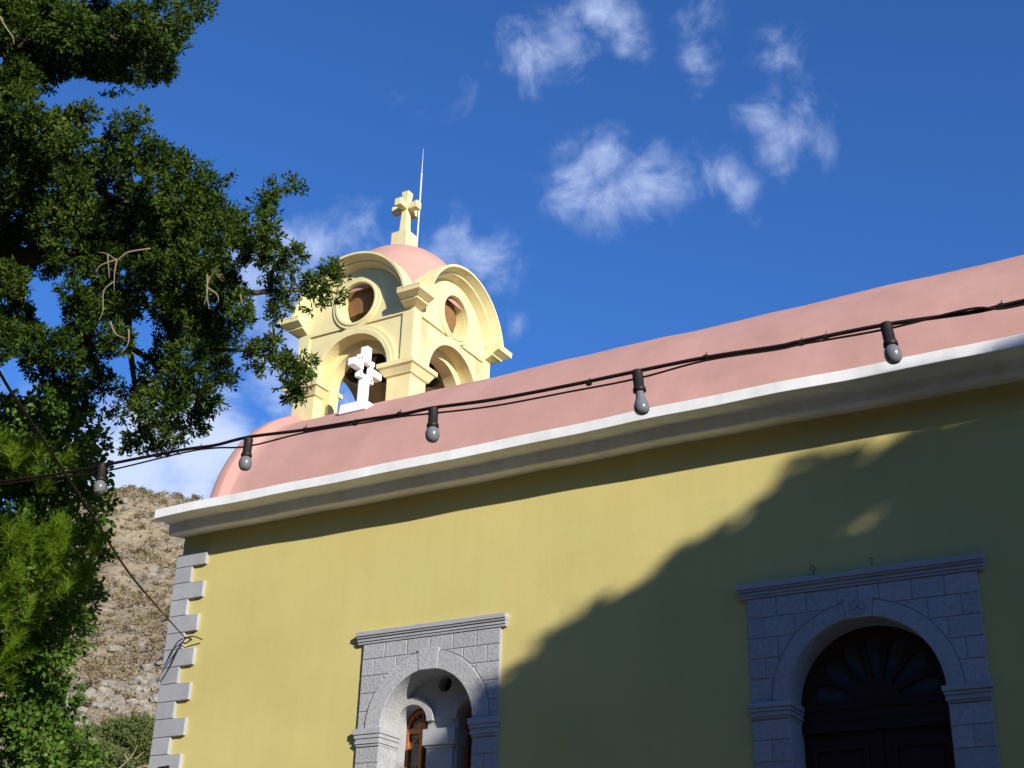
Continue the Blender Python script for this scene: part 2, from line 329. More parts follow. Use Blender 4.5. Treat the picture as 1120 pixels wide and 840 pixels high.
# rocky ledge low on the slope
for i in range(420):
    px = 62 + 150*RNG.random(); py = 768 - (px-62)*.10 + RNG.normal()*9 + (14 if px < 90 else 0)
    d = ray(px, py); d = d/np.hypot(d[0], d[1]); 
    for uu in np.arange(42, 120, .5):
        q = d*uu; u_ = q@HD; v_ = q@HS
        if q[2] < hill_full(np.array([u_]), np.array([v_]))[0]: break
    r = .08+.34*RNG.random()**2
    v = IV*(1+.6*(RNG.random((len(IV),1))-.5))*np.array([r*1.3, r*1.0, r*.8]) + q
    ro.add(v.tolist(), IF)
tag(ro.build('hillside_rocks', M_ROCK, weld=False), 'loose pale limestone rocks scattered over the hillside and its ledge', 'rocks', kind='stuff')

# ------------------------------------------------------------------ church
XL, XR, YW = -11.94, 6.0, 12.0
church = thing('church', 'yellow church with grey stone corner blocks, white cornice and pink barrel roof', 'church', (XL, YW, GZ))
WX0, WX1, DX0, DX1 = -9.05, -7.31, -4.63, -2.51
wb = MB()
wf = lambda u,t,w: (u, YW+t, w)
wb.plate([(XL,GZ+.0),(XR,GZ),(XR,5.56),(XL,5.56)], [[(WX0+.06,1.0),(WX0+.06,3.8),(WX1-.06,3.8),(WX1-.06,1.0)], [(DX0+.06,-.28),(DX0+.06,3.78),(DX1-.06,3.78),(DX1-.06,-.28)]], .5, wf)
wb.box(XL+.003, XR-.003, 17.1, 17.6, GZ, 5.56)
wb.plate([(12.5,GZ),(17.1,GZ),(17.1,5.56),(12.5,5.56)], [], .45, lambda u,t,w: (XL+t+.001, u, w))
wb.plate([(12.5,GZ),(17.1,GZ),(17.1,5.56),(12.5,5.56)], [], .45, lambda u,t,w: (XR-.001-t, u, w))
wb.build('wall', M_WALL, church)
# cornice, cut off flush with the gable; a second one along the hidden side
def cornice_profile(x, ys=1, y0=YW):
    pts = [(-.54,5.725),(-.54,5.612),(-.525,5.608),(-.28,5.617),(-.272,5.60),(-.268,5.50),(-.255,5.492),(-.16,5.497),(0,5.53),(.02,5.53),(.6,5.53),(.6,5.86),(.45,5.86)]
    return [(x, y0+ys*p[0], p[1]) for p in pts]
cb_ = MB(); xs = np.linspace(XL-.02, XR+.05, 60)
cb_.rings([[(p[0], p[1]+.006*math.sin(x*1.7)+.003*math.sin(x*5.1), p[2]+.007*math.sin(x*1.1+1)+.004*math.sin(x*4.3)) for p in cornice_profile(x)] for x in xs])
cb_.rings([cornice_profile(x, -1, 17.6) for x in (XL-.02, XR+.05)])
cb_.build('cornice', M_CORN, church, bevel=.006)
# barrel roof with raised lip at the gable
VC, VZ, VR = 14.8, 5.64, 2.375
rb = MB(); NX = 90; NA = 64
st = [(-12.0, .095), (-11.985, .10), (-11.86, .10), (-11.845, .095), (-11.77, .012), (-11.75, 0)] + [(x, 0) for x in np.linspace(-11.5, XR+.05, NX)]
rings = []
for i, (x, dr) in enumerate(st):
    ring = []
    for k in range(NA+1):
        a = PI*k/NA; w = 0
        if dr == 0: w = .006*math.sin(x*1.9+a*2)+.004*math.sin(x*4.4+1.3+a*3)+.002*math.sin(x*9.1+a*7)
        r = VR+dr+w; ring.append((x, VC-r*math.cos(a), VZ+r*math.sin(a)))
    ring += [(x, VC+VR-.3, 5.56), (x, VC-VR+.3, 5.56)]
    rings.append(ring)
rb.rings(rings); rb.build('roof', M_PINK, church, smooth=False)
for p in church.children:
    if p.name.startswith('roof'):
        for q in p.data.polygons: q.use_smooth = len(q.vertices) == 4 
# quoins
z = 5.30; i = 0
while z > -.4:
    h = .17 if i == 0 else (.21 if i % 2 == 0 else .20); w = .43 if i % 2 == 0 else .225
    jx = RNG.normal()*.006
    b = MB().box(XL-.045, XL+w+jx, YW-.045, YW+.30 if i % 2 else YW+.22, z-h+.003, z-.003)
    b.build('quoin', M_STONE_S, church, bevel=.006); z -= h; i += 1

def stone_surround(name, x0, x1, zbot, ztop, cx, spring, R, RO, imp0, imp1, key, cor, courses, crown_z):
    # base slab with the arched opening; children: blocks, arch ring, keystone, imposts, cornice
    fr = YW-.022; D = .022+.34
    f0 = lambda u,t,w: (u, fr+t, w)
    out = [(x0,zbot),(x0,ztop),(x1,ztop),(x1,zbot),(cx+R,zbot)] + arc(cx,spring,R,0,PI,40) + [(cx-R,zbot)]
    slab = MB().plate(out, [], D, f0).build(name, M_STONE, church)
    bf = lambda u,t,w: (u, fr-.009+t, w)
    BB = {k: MB() for k in (-1, 1, -2, 2)}; g = .0045
    for ci, (za, zb) in enumerate(courses):
        za_, zb_ = za+g, zb-g
        if za >= imp1-.01:
            for side in (-1, 1):
                bb = BB[side]
                edges = [0.0]; ww = .29 if ci % 2 == 0 else .16
                e = ww
                xo = x0 if side < 0 else x1
                while e < cx-x0 if side < 0 else e < x1-cx:
                    edges.append(e); e += .29
                lim = (cx-x0) if side < 0 else (x1-cx)
                if lim - edges[-1] < .08: edges.pop()
                edges.append(lim)
                for a_, b_ in zip(edges[:-1], edges[1:]):
                    a2, b2 = a_+g, b_-g
                    zs = np.linspace(za_, zb_, 13); P_in = []
                    for z_ in zs:
                        h = RO**2-(z_-spring)**2; lim_z = (lim - math.sqrt(h)-g) if h > 0 else 9
                        P_in.append(min(b2, lim_z))
                    ok = [(z_, q) for z_, q in zip(zs, P_in) if q > a2+.012]
                    if len(ok) < 2: continue
                    X = lambda e_: (x0+e_ if side < 0 else x1-e_)
                    poly = [(X(a2), ok[0][0])] + [(X(q), z_) for z_, q in ok] + [(X(a2), ok[-1][0])]
                    # drop repeated straight points
                    bb.plate(poly, [], .03, bf, bevel=.006)
        else:
            for side, (xa, xb) in ((-2, (x0, cx-R)), (2, (cx+R, x1))):
                bb = BB[side]
                if ci % 2 == 0: segs = [(xa, (xa+xb)/2), ((xa+xb)/2, xb)]
                else: segs = [(xa, xb)]
                for sa, sb in segs: bb.plate([(sa+g,za_),(sa+g,zb_),(sb-g,zb_),(sb-g,za_)], [], .03, bf, bevel=.006)
    for bb in BB.values(): bb.build('ashlar_face', M_STONE_R, slab)
    rf = lambda u,t,w: (u, fr-.024+t, w)
    kw = key
    a1 = math.acos(kw/RO)
    for (p, q) in ((0.0, a1), (PI-a1, PI)):
        MB().plate(arc(cx,spring,RO-.006,p,q,24) + arc(cx,spring,R+.001,q,p,24), [], .03, rf, bevel=.007).build('arch_ring', M_STONE_R, slab)
    kt = crown_z
    kp = [(cx-kw*.84, spring+R*.985), (cx-kw, kt), (cx+kw, kt), (cx+kw*.84, spring+R*.985)]
    ks = MB().plate(kp, [], .06, lambda u,t,w: (u, fr-(.030 if name=='stone_window' else .036)+t, w), bevel=.006).build('keystone', M_STONE_R if name=='stone_window' else M_STONE, slab)
    for s_ in (-1, 1):
        xa, xb = (x0-.022, cx-R+.035) if s_ < 0 else (cx+R-.035, x1+.022)
        ib = MB(); hh = imp1-imp0
        for k, (pr, zz0, zz1) in enumerate(((.022, 0, .14), (.034, .14, .30), (.028, .30, .44), (.040, .44, .66), (.052, .66, 1.0))):
            ib.box(xa+.052-pr, xb-.052+pr, fr-pr, YW+.30, imp0+hh*zz0+.001*k, imp0+hh*zz1+.001*k)
        ib.build('impost', M_STONE_S, slab, bevel=.004)
    cb = MB(); c0, c1 = cor; hh = c1-c0
    for k, (pr, zz0, zz1) in enumerate(((.020, 0, .2), (.032, .2, .34), (.026, .34, .46), (.042, .46, .62), (.056, .62, 1.0))):
        cb.box(x0-.06-pr*.3, x1+.06+pr*.3, fr-pr, YW+.02, c0+hh*zz0+.001*k, c0+hh*zz1+.001*k)
    cb.build('cornice_moulding', M_STONE_S, slab, bevel=.004)
    return slab
# window
WC = -8.18
wcs = [(3.70,3.87),(3.52,3.70),(3.33,3.52),(3.14,3.33),(2.95,3.14),(2.60,2.77),(2.41,2.60),(2.22,2.41),(2.03,2.22),(1.84,2.03),(1.65,1.84),(1.46,1.65),(1.27,1.46),(1.0,1.27)]
win = stone_surround('stone_window', WX0, WX1, 1.0, 3.87, WC, 2.95, .57, .77, 2.77, 2.95, .135, (3.87,4.0), wcs, 3.735)
ty = YW+.30
sr, sz, lc, rc = .185, 3.05, WC-.375, WC+.375
tym = [(WC-.60,sz)] 
def twin(z0): return [(lc+sr, z0)] 
outl = [(WC-.64,1.0),(WC-.64,3.60),(WC+.64,3.60),(WC+.64,1.0),(rc+sr,1.0)] + arc(rc,sz,sr,0,PI,20) + [(rc-sr,1.0),(lc+sr,1.0)] + arc(lc,sz,sr,0,PI,20) + [(lc-sr,1.0)]
MB().plate(outl, [arc(WC,3.435,.085,0,2*PI,24)[:-1]], .14, lambda u,t,w: (u, ty+t, w)).build('tympanum', M_STONE_S, win)
for c in (lc, rc):
    MB().plate(arc(c,sz,sr+.085,0,PI,20)+arc(c,sz,sr+.002,PI,0,20), [], .05, lambda u,t,w: (u, ty-.045+t, w), bevel=.004).build('small_arch', M_STONE_R, win)
col = MB(); xa, xb = lc+sr, rc-sr
col.box(xa+.03, xb-.03, ty-.045, ty+.16, 1.0, 2.78)
col.box(xa-.012, xb+.012, ty-.08, ty+.155, 2.785, 2.955); col.box(xa+.015, xb-.015, ty-.06, ty+.15, 2.76, 2.784)
col.build('mullion_column', M_STONE_S, win, bevel=.006)
def arched_frame(c, R, spring, zb, y, t=.05, name='window_frame', material=M_WOOD, par=None, bars=True):
    f = lambda u,tt,w: (u, y+tt, w)
    w = MB(); Ri = R-t
    w.plate([(c-R,zb),(c-R,spring)]+arc(c,spring,R,PI,0,24)[1:]+[(c+R,zb)], [[(c-Ri,zb+t),(c+Ri,zb+t),(c+Ri,spring-t*1.4),(c-Ri,spring-t*1.4)], [(c-Ri,spring)]+arc(c,spring,Ri,PI,0,24)[1:]], .06, f, bevel=.006)
    for k in range(1, 6):
        a = PI*k/6; w.tube([(c+.03*math.cos(a), y+.03, spring+.03*math.sin(a)), (c+Ri*math.cos(a), y+.03, spring+Ri*math.sin(a))], .008, 6)
    w.plate([(c,spring)] and arc(c,spring,.06,0,PI,10), [], .05, f)
    w.box(c-.02, c+.02, y-.006, y+.05, zb+t, spring-t*1.4)
    if bars:
        for s_ in (-1,1):
            a_, b_ = (c+s_*.02, c+s_*Ri)
            for zz in np.arange(zb+.3, spring-.1, .3):
                w.tube([(a_, y+.03, zz), (b_, y+.03, zz+.15)], .006, 5); w.tube([(a_, y+.03, zz+.15), (b_, y+.03, zz)], .006, 5)
    o = w.build(name, material, par)
    MB().plate([(c-Ri-.01,zb+.02),(c-Ri-.01,spring)]+arc(c,spring,Ri+.01,PI,0,20)[1:]+[(c+Ri+.01,zb+.02)], [], .01, lambda u,tt,w: (u, y+.036+tt, w)).build('pane', M_GLASS, par)
    return o
for c in (lc, rc): arched_frame(c, .20, 3.03, 1.02, ty+.15, .042, par=win)
MB().lathe([(.09,0),(.09,.01)], n=20).add([], []).build('tmp', M_GLASS) if False else None
rp = MB().plate(arc(WC,3.435,.10,0,2*PI,20)[:-1], [], .01, lambda u,t,w: (u, ty+.145+t, w)).build('roundel_pane', M_GLASS, win)
# door
DC = (DX0+DX1)/2
dcs = [(3.63,3.82),(3.44,3.63),(3.25,3.44),(3.06,3.25),(2.84,3.06),(2.51,2.70),(2.32,2.51),(2.13,2.32),(1.94,2.13),(1.75,1.94),(1.56,1.75),(1.37,1.56),(1.18,1.37),(.99,1.18),(.8,.99),(.6,.8),(.4,.6),(.2,.4),(0,.2),(-.28,0)]
dor = stone_surround('stone_doorway', DX0, DX1, -.28, 3.82, DC, 2.83, .70, .855, 2.70, 2.84, .135, (3.82,3.95), dcs, 3.715)
e = MB(); ef = YW-.056-.004; kz = 3.615
for k in range(4):
    a = PI/2*k; ca, sa = math.cos(a), math.sin(a)
    tri = [(.008,.0),(.030,.058),(-.030,.058),(-.008,.0)]
    e.plate([(DC+x*ca-z_*sa, kz+x*sa+z_*ca) for x, z_ in tri], [], .016, lambda u,t,w: (u, ef-.004+t, w))
e.plate(arc(DC,kz,.078,0,2*PI,28)[:-1], [arc(DC,kz,.066,0,2*PI,28)[:-1]], .014, lambda u,t,w: (u, ef-.004+t, w))
e.build('cross_emblem', M_STONE_S, dor)
dy = YW+.30
fw = MB(); R_ = .72; Ri = .60
petals = []
for k in range(7):
    a = PI*(k+.5)/7; hw = .155; r0, r1 = .20, .50
    p = [(DC+r0*math.cos(a-hw*.7), 2.86+r0*math.sin(a-hw*.7)), (DC+r1*math.cos(a-hw), 2.86+r1*math.sin(a-hw))]
    cxp, czp = DC+r1*math.cos(a), 2.86+r1*math.sin(a); rr = r1*math.sin(hw)
    p += [(cxp+rr*math.cos(a-PI/2+PI*j/8), czp+rr*math.sin(a-PI/2+PI*j/8)) for j in range(1, 8)]
    p += [(DC+r1*math.cos(a+hw), 2.86+r1*math.sin(a+hw)), (DC+r0*math.cos(a+hw*.7), 2.86+r0*math.sin(a+hw*.7))]
    petals.append(p)
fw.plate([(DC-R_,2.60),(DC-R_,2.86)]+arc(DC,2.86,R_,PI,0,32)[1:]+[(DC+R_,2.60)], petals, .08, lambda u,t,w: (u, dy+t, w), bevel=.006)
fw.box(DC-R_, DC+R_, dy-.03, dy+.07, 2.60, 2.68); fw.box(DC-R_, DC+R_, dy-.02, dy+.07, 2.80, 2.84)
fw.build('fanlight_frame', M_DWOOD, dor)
MB().plate([(DC-.66,2.8)]+arc(DC,2.86,.66,PI,0,32), [], .01, lambda u,t,w: (u, dy+.05+t, w)).build('fanlight_pane', M_GLASSB, dor)
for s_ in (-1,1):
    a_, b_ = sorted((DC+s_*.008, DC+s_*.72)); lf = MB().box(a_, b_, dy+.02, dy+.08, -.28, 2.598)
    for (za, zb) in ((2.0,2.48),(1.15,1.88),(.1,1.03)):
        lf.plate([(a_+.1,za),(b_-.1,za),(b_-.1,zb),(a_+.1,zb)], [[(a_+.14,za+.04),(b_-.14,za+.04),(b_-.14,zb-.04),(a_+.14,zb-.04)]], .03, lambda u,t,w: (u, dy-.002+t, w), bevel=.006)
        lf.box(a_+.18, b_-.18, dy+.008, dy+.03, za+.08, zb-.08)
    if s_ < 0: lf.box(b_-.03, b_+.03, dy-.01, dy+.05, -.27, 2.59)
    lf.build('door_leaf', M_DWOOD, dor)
# small curled iron hooks above the door moulding
for (hx, hz, s) in ((-3.97, 4.0, .8), (-3.42, 4.02, .45)):
    pts = [(hx+.03*s*math.cos(a)*(1-.04*i), YW-.03-.01*i*.3, hz+.035*s+.035*s*math.sin(a)) for i, a in enumerate(np.linspace(-PI*.45, PI*1.35, 14))]
    MB().tube([(hx-.005, YW+.01, hz-.02), (hx, YW-.03, hz-.01)]+pts, .006*s, 6).build('iron_hook', M_IRON, church)

# ------------------------------------------------------------------ bell tower (part of the church)
TX, TY, H = -10.995, 14.795, 1.005
def side(k):                       # k: 0 front (-y), 1 right (+x), 2 back, 3 left; local u to the right seen from outside, t inwards
    def f(u, t, w, ins=0.0):
        d = H - ins - t
        return {0: (TX+u, TY-d, w), 1: (TX+d, TY+u, w), 2: (TX-u, TY+d, w), 3: (TX-d, TY-u, w)}[k]
    return f
tb_ = MB(); sk = MB(); HZ, LR = 9.15, .965
SP = 8.325
for k in range(4):
    f = side(k); hw = H-.025-.003 if k % 2 else H-.028
    circ = arc(0, 9.465, .315, 0, 2*PI, 36)[:-1]
    def lun(hw, r, zb=7.0, ra=.62): return [(-hw,zb),(-hw,HZ+.15),(-r,HZ+.15)]+arc(0,HZ,r,PI-.157,.157,36)+[(r,HZ+.15),(hw,HZ+.15),(hw,zb),(ra,zb)]+arc(0,SP,ra,0,PI,32)+[(-ra,zb)]
    tb_.plate(lun(H-.027-(.003 if k % 2 else 0), LR), [circ], .16, lambda u,t,w: f(u,t,w,.027+(.003 if k%2 else 0)))
    circ2 = arc(0, 9.465, .30, 0, 2*PI, 36)[:-1]
    tb_.plate(lun(H-.03, LR-.01, 7.0, .50), [circ2], .20, lambda u,t,w: f(u,t,w,.185+(.003 if k%2 else 0)))
    # raised outer skin: corner strips and the field round the roundel
    hs = H-(.002 if k % 2 else 0)
    so_ = [(-hs,7.0),(-hs,HZ+.15),(-LR,HZ+.15)]+arc(0,HZ,LR,PI-.157,.157,36)+[(LR,HZ+.15),(hs,HZ+.15),(hs,7.0),(.625,7.0),(.625,8.30),(.815,8.30),(.815,9.105),(-.815,9.105),(-.815,8.30),(-.625,8.30),(-.625,7.0)]
    sk.plate(so_, [arc(0,9.465,.318,0,2*PI,36)[:-1]], .03, lambda u,t,w: f(u,t,w,(.002 if k%2 else 0)))
tb_.add(sk.v, sk.f)
tower = tb_.build('bell_tower', M_TOWER, church, weld=False)
for k in range(4):
    f = side(k)
    a = MB()
    a.plate(arc(0,SP,.76,0,PI,40)+arc(0,SP,.622,PI,0,40), [], .05, lambda u,t,w: f(u,t-.02,w), bevel=.006)
    a.plate(arc(0,SP,.70,0,PI,40)+arc(0,SP,.623,PI,0,40), [], .03, lambda u,t,w: f(u,t-.035,w), bevel=.006)
    a.build('archivolt', M_TOWER, tower)
    r_ = MB()
    r_.plate(arc(0,9.465,.415,0,2*PI,44)[:-1], [arc(0,9.465,.319,0,2*PI,36)[:-1]], .04, lambda u,t,w: f(u,t-.022,w), bevel=.008)
    r_.plate(arc(0,9.465,.365,0,2*PI,44)[:-1], [arc(0,9.465,.320,0,2*PI,36)[:-1]], .03, lambda u,t,w: f(u,t-.036,w), bevel=.008)
    r_.build('roundel_ring', M_TOWER, tower)
    h = MB(); prof = [(.90,-.02),(1.012,-.02),(1.012,.243),(.978,.243),(.972,.225),(.925,.128),(.905,.126),(.898,.112),(.862,.012),(.862,-.02)]
    rs = []
    for i in range(57):
        ring = []
        for R_, e_ in prof:
            a0 = math.asin(.20/R_); a = a0+(PI-2*a0)*i/56; ring.append(f(R_*math.cos(a), -e_, HZ+R_*math.sin(a)))
        rs.append(ring)
    h.rings(rs)
    h.build('arch_hood', M_TOWER, tower)
def corner_loft(prof, xo, yo, sx, sy, w):      # grows outwards only, away from the tower
    rs = []
    for e, z in prof:
        x0, x1 = sorted((xo-sx*w, xo+sx*e)); y0, y1 = sorted((yo-sy*w, yo+sy*e)); rs.append([(x0,y0,z),(x1,y0,z),(x1,y1,z),(x0,y1,z)])
    return rs
def rect_loft(cx, cy, prof, sx0, sx1, sy0, sy1):
    return [[(sx0-e,sy0-e,z),(sx1+e,sy0-e,z),(sx1+e,sy1+e,z),(sx0-e,sy1+e,z)] for e, z in prof]
for (sx, sy) in ((1,-1),(1,1),(-1,1),(-1,-1)):
    xo, yo = TX+sx*H, TY+sy*H
    x0, x1 = sorted((xo-sx*.385, xo)); y0, y1 = sorted((yo-sy*.385, yo))
    MB().rings(rect_loft(0,0,[(.004,8.14),(.03,8.155),(.035,8.17),(.085,8.255),(.11,8.265),(.112,8.33),(.10,8.338)],x0,x1,y0,y1)).build('pier_capital', M_TOWER, tower)
    c = MB(); c.rings(corner_loft([(.006,9.165),(.02,9.17),(.118,9.215),(.128,9.217),(.128,9.239)],xo,yo,sx,sy,.150))
    c.rings(corner_loft([(.12,9.241),(.130,9.243),(.222,9.292),(.232,9.296),(.236,9.355),(.240,9.357),(.240,9.380),(.23,9.386),(.0,9.41)],xo,yo,sx,sy,.148))
    c.build('corner_cornice', M_TOWER, tower)
# pink dome: a sphere cut back to the square of the tower
dm = MB(); ZC, DR = 9.84, .975
for k in range(1): pass
rings = []
for i in range(0, 36):
    if i < 10: z_ = 9.36+(ZC-9.36)*i/10; r = DR
    else: ph = PI/2*(i-10)/25; r = DR*math.cos(ph); z_ = ZC+DR*math.sin(ph)
    ring = []
    for j in range(96):
        a = 2*PI*j/96; rr = r+max(0, (ZC+.12-z_))**1.15*.80*abs(math.sin(2*a))**2.2
        lim = H-.01
        x_, y_ = rr*math.cos(a), rr*math.sin(a); ring.append((TX+max(-lim,min(lim,x_)), TY+max(-lim,min(lim,y_)), z_))
    rings.append(ring)
rings[-1] = [(TX+.002*math.cos(2*PI*j/96), TY+.002*math.sin(2*PI*j/96), ZC+DR) for j in range(96)]
dmb = MB().rings(rings, cap=False)
def hidden(f):
    c = [sum(dmb.v[i][k] for i in f)/len(f) for k in range(3)]
    dx, dy = abs(c[0]-TX), abs(c[1]-TY); u = min(dx, dy)
    return max(dx, dy) > H-.03 and (u*u+(c[2]-HZ)**2 < .95**2 or c[2] < HZ+.05)
dmb.f = [f for f in dmb.f if not hidden(f)]
dome = dmb.build('dome', M_PINK, tower, smooth=True)
M_LIN = mat('shade_brown_lining', (0.26, 0.135, 0.06), .95, .15, 4)  # brown base colour stands in for the dim bounced light under the dome
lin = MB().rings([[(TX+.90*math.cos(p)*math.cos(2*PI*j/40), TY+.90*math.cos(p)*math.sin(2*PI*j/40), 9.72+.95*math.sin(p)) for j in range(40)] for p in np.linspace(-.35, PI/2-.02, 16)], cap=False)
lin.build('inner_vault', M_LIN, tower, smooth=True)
# pedestal, four-armed cross
PX, PY = TX, TY
pz0, pz1 = 10.62, 11.14
MB().box(PX-.145, PX+.145, PY-.145, PY+.145, pz0, pz1).build('cross_pedestal', M_TOWER, tower, bevel=.01)
cr = MB(); zc = 11.62
def taper(p0, p1, w0, w1, axis):
    rs = []
    for p, w in ((p0,w0),(p1,w1)):
        x,y,z_ = p
        if axis == 2: rs.append([(x-w,y-w,z_),(x+w,y-w,z_),(x+w,y+w,z_),(x-w,y+w,z_)])
        elif axis == 0: rs.append([(x,y-w,z_-w),(x,y+w,z_-w),(x,y+w,z_+w),(x,y-w,z_+w)])
        else: rs.append([(x-w,y,z_-w),(x+w,y,z_-w),(x+w,y,z_+w),(x-w,y,z_+w)])
    cr.rings(rs)
taper((PX,PY,pz1-.01),(PX,PY,zc+.02),.068,.048,2); taper((PX,PY,zc),(PX,PY,11.90),.045,.066,2)
for s_ in (-1,1):
    taper((PX,PY,zc-.001),(PX+s_*.235,PY,zc-.001),.043,.062,0); taper((PX,PY,zc+.001),(PX,PY+s_*.235,zc+.001),.0435,.062,1)
cr.build('finial_cross', M_TOWER, tower, bevel=.008)
lr = MB().tube([(PX+.10,PY+.20,10.75),(PX+.10,PY+.20,12.35)], .016, 8); lr.tube([(PX+.10,PY+.20,12.35),(PX+.10,PY+.20,12.82)], [.010,.003], 8)
lr.build('lightning_rod', M_METAL, tower)
MB().box(TX-.7, TX+.7, TY-.28, TY-.20, 9.02, 9.10).box(TX-.7, TX+.7, TY+.20, TY+.28, 9.02, 9.10).build('bell_beam', M_BEAM, tower)
def bell(x, y, ztop, r, label):
    t = thing('bell', label, 'bell', (x, y, ztop), 'bells inside the tower')
    prof = [(.02,0),(.45*r,-.02),(.55*r,-.25*r),(.62*r,-.7*r),(.72*r,-1.15*r),(.95*r,-1.5*r),(r,-1.62*r),(.93*r,-1.62*r),(.62*r,-1.1*r),(.5*r,-.4*r),(.02,-.2*r)]
    o = MB().lathe(prof, n=28).build('bell_body', M_BRONZE, smooth=True); o.parent = t
    o = MB().tube([(0,0,-.2*r),(0,0,-1.45*r)], .02, 6).lathe([(.01,-1.45*r),(.05,-1.5*r),(.05,-1.62*r),(.01,-1.68*r)]).build('clapper', M_IRON); o.parent = t
    o = MB().tube([(-.05,0,-.02),(-.05,0,.10),(.05,0,.10),(.05,0,-.02)], .018, 6).build('hanger', M_IRON); o.parent = t
bell(-11.42, 14.55, 9.0, .19, 'small dark bell left of the white cross, inside the tower arch')
bell(-10.98, 14.55, 9.03, .24, 'larger dark bell right of the white cross, inside the tower arch')
bell(-10.60, 15.00, 9.02, .22, 'dark bell seen through the arch on the right side of the tower')
# white cross standing on the roof in front of the tower arch
wcx, wcy = -10.47, 13.42; wz = VZ+math.sqrt(VR**2-(wcy-VC)**2)
w = MB(); fx = lambda u,t,ww: (wcx+.055-t, wcy+u, ww)      # face looks towards +x
zc = wz+.56; a = .052
w.box(wcx-.055, wcx+.055, wcy-a, wcy+a, wz+.05, zc-.10)
w.box(wcx-.055, wcx+.055, wcy-a, wcy+a, zc+.10, zc+.33)
for s_ in (-1,1):
    y0_, y1_ = sorted((wcy+s_*.10, wcy+s_*.31)); w.box(wcx-.0549, wcx+.0549, y0_, y1_, zc-a, zc+a)
    for s2 in (-1,1):
        y0_, y1_ = sorted((wcy+s_*.105, wcy+s_*.165)); z0_, z1_ = sorted((zc+s2*.105, zc+s2*.165)); w.box(wcx-.035, wcx+.035, y0_, y1_, z0_, z1_)
w.plate([(-.14,zc-.14),(.14,zc-.14),(.14,zc+.14),(-.14,zc+.14)], [[(-.085,zc-.085),(.085,zc-.085),(.085,zc+.085),(-.085,zc+.085)]], .07, lambda u,t,ww: (wcx+.035-t, wcy+u, ww))
w.rings(rect_loft(0,0,[(.16,wz-.14),(.15,wz+.0),(.09,wz+.03),(.03,wz+.06),(.0,wz+.08)],wcx-.055,wcx+.055,wcy-a,wcy+a))
w.build('roof_cross', M_WHITE, church, bevel=.004)['label'] = 'small white marble cross standing on the roof before the tower arch'

# ------------------------------------------------------------------ string lights
XP = [(-160,552),(0,527),(60,519),(112,509),(200,492),(235,487),(272,478),(334,470),(400,459),(440,453),(474,446),(540,437),(620,422),(697,406),(772,391),(850,379),(878,373),(969,355),(1060,342),(1098,334),(1160,319),(1300,280)]
def Zc(px): return 1/(.1349+.0000712*px)
main = [at(x, y, Zc(x)) for x, y in XP]
def smooth_path(pts, k=6):
    out = []
    for i in range(len(pts)-1):
        p0 = pts[max(i-1,0)]; p1 = pts[i]; p2 = pts[i+1]; p3 = pts[min(i+2,len(pts)-1)]
        for j in range(k):
            t = j/k; out.append(.5*((2*p1)+(-p0+p2)*t+(2*p0-5*p1+4*p2-p3)*t*t+(-p0+3*p1-3*p2+p3)*t**3))
    return out+[pts[-1]]
cable = thing('festoon_cable', 'bundled dark cable strung across the church front carrying the bulbs', 'cable', main[0])
MB().tube(smooth_path(main), .0075, 8).build('main_cable', M_CABLE, cable)
BX = [(112,509),(272,481),(474,447.5),(697,407),(969,355.5)]
sec = []
for x, y in XP:
    d = {112:7, 272:10, 474:6, 697:8, 969:5, 235:3, 440:2.5, 334:3, 620:7, 540:7, 1060:-4}.get(x, 3.2)
    sec.append(at(x, y+d, Zc(x)-.01))
MB().tube(smooth_path(sec), .0042, 6).build('lamp_cable', M_CABLE, cable)
for x, y in ((219,490),(334,470),(388,463),(437,453),(644,419),(772,391),(876,375),(903,369),(1095,335),(172,498)):
    p = at(x, y, Zc(x)); q = MB()
    dirv = (at(x+3, y-.6, Zc(x+3))-p).normalized()
    q.tube([p-dirv*.008, p+dirv*.008], .0115, 8); q.tube([p+Vector((0,0,.005)), p+Vector((.004,0,.022))], .002, 5)
    q.build('cable_tie', M_CABLE, cable)
def frosted():
    M = bpy.data.materials.new('frosted_bulb_glass'); M.use_nodes = True; b = M.node_tree.nodes['Principled BSDF']
    b.inputs['Base Color'].default_value = (.20,.21,.235,1); b.inputs['Roughness'].default_value = .22; b.inputs['Transmission Weight'].default_value = .25; b.inputs['Coat Weight'].default_value = .4
    return M
M_BULB = frosted()
sock_prof = [(.006,.012),(.019,.010),(.021,.004),(.021,-.062),(.025,-.066),(.026,-.080),(.022,-.082),(.010,-.082)]
round_prof = [(.012,-.075),(.020,-.084),(.027,-.094),(.0305,-.108),(.0305,-.120),(.027,-.134),(.019,-.144),(.010,-.148),(.001,-.149)]
pear_prof = [(.017,-.075),(.017,-.095),(.0185,-.108),(.023,-.122),(.0285,-.136),(.0305,-.149),(.029,-.161),(.023,-.171),(.012,-.177),(.001,-.178)]
so_mesh = MB().lathe(sock_prof, n=20).build('lamp_socket', M_SOCKET, smooth=True)
rd_mesh = MB().lathe(round_prof, n=24).build('bulb', M_BULB, smooth=True)
pr_mesh = MB().lathe(pear_prof, n=24).build('bulb', M_BULB, smooth=True)
blab = ['round bulb hanging against the green tree at far left of the string', 'round bulb hanging before the curved pink gable edge of the roof', 'round bulb hanging under the bell tower, in front of the pink roof',
        'pear shaped frosted bulb hanging in front of the white cornice', 'round bulb hanging before the cornice at right, above the doorway']
tilt = [.05, -.03, .02, .10, .12]
first = True
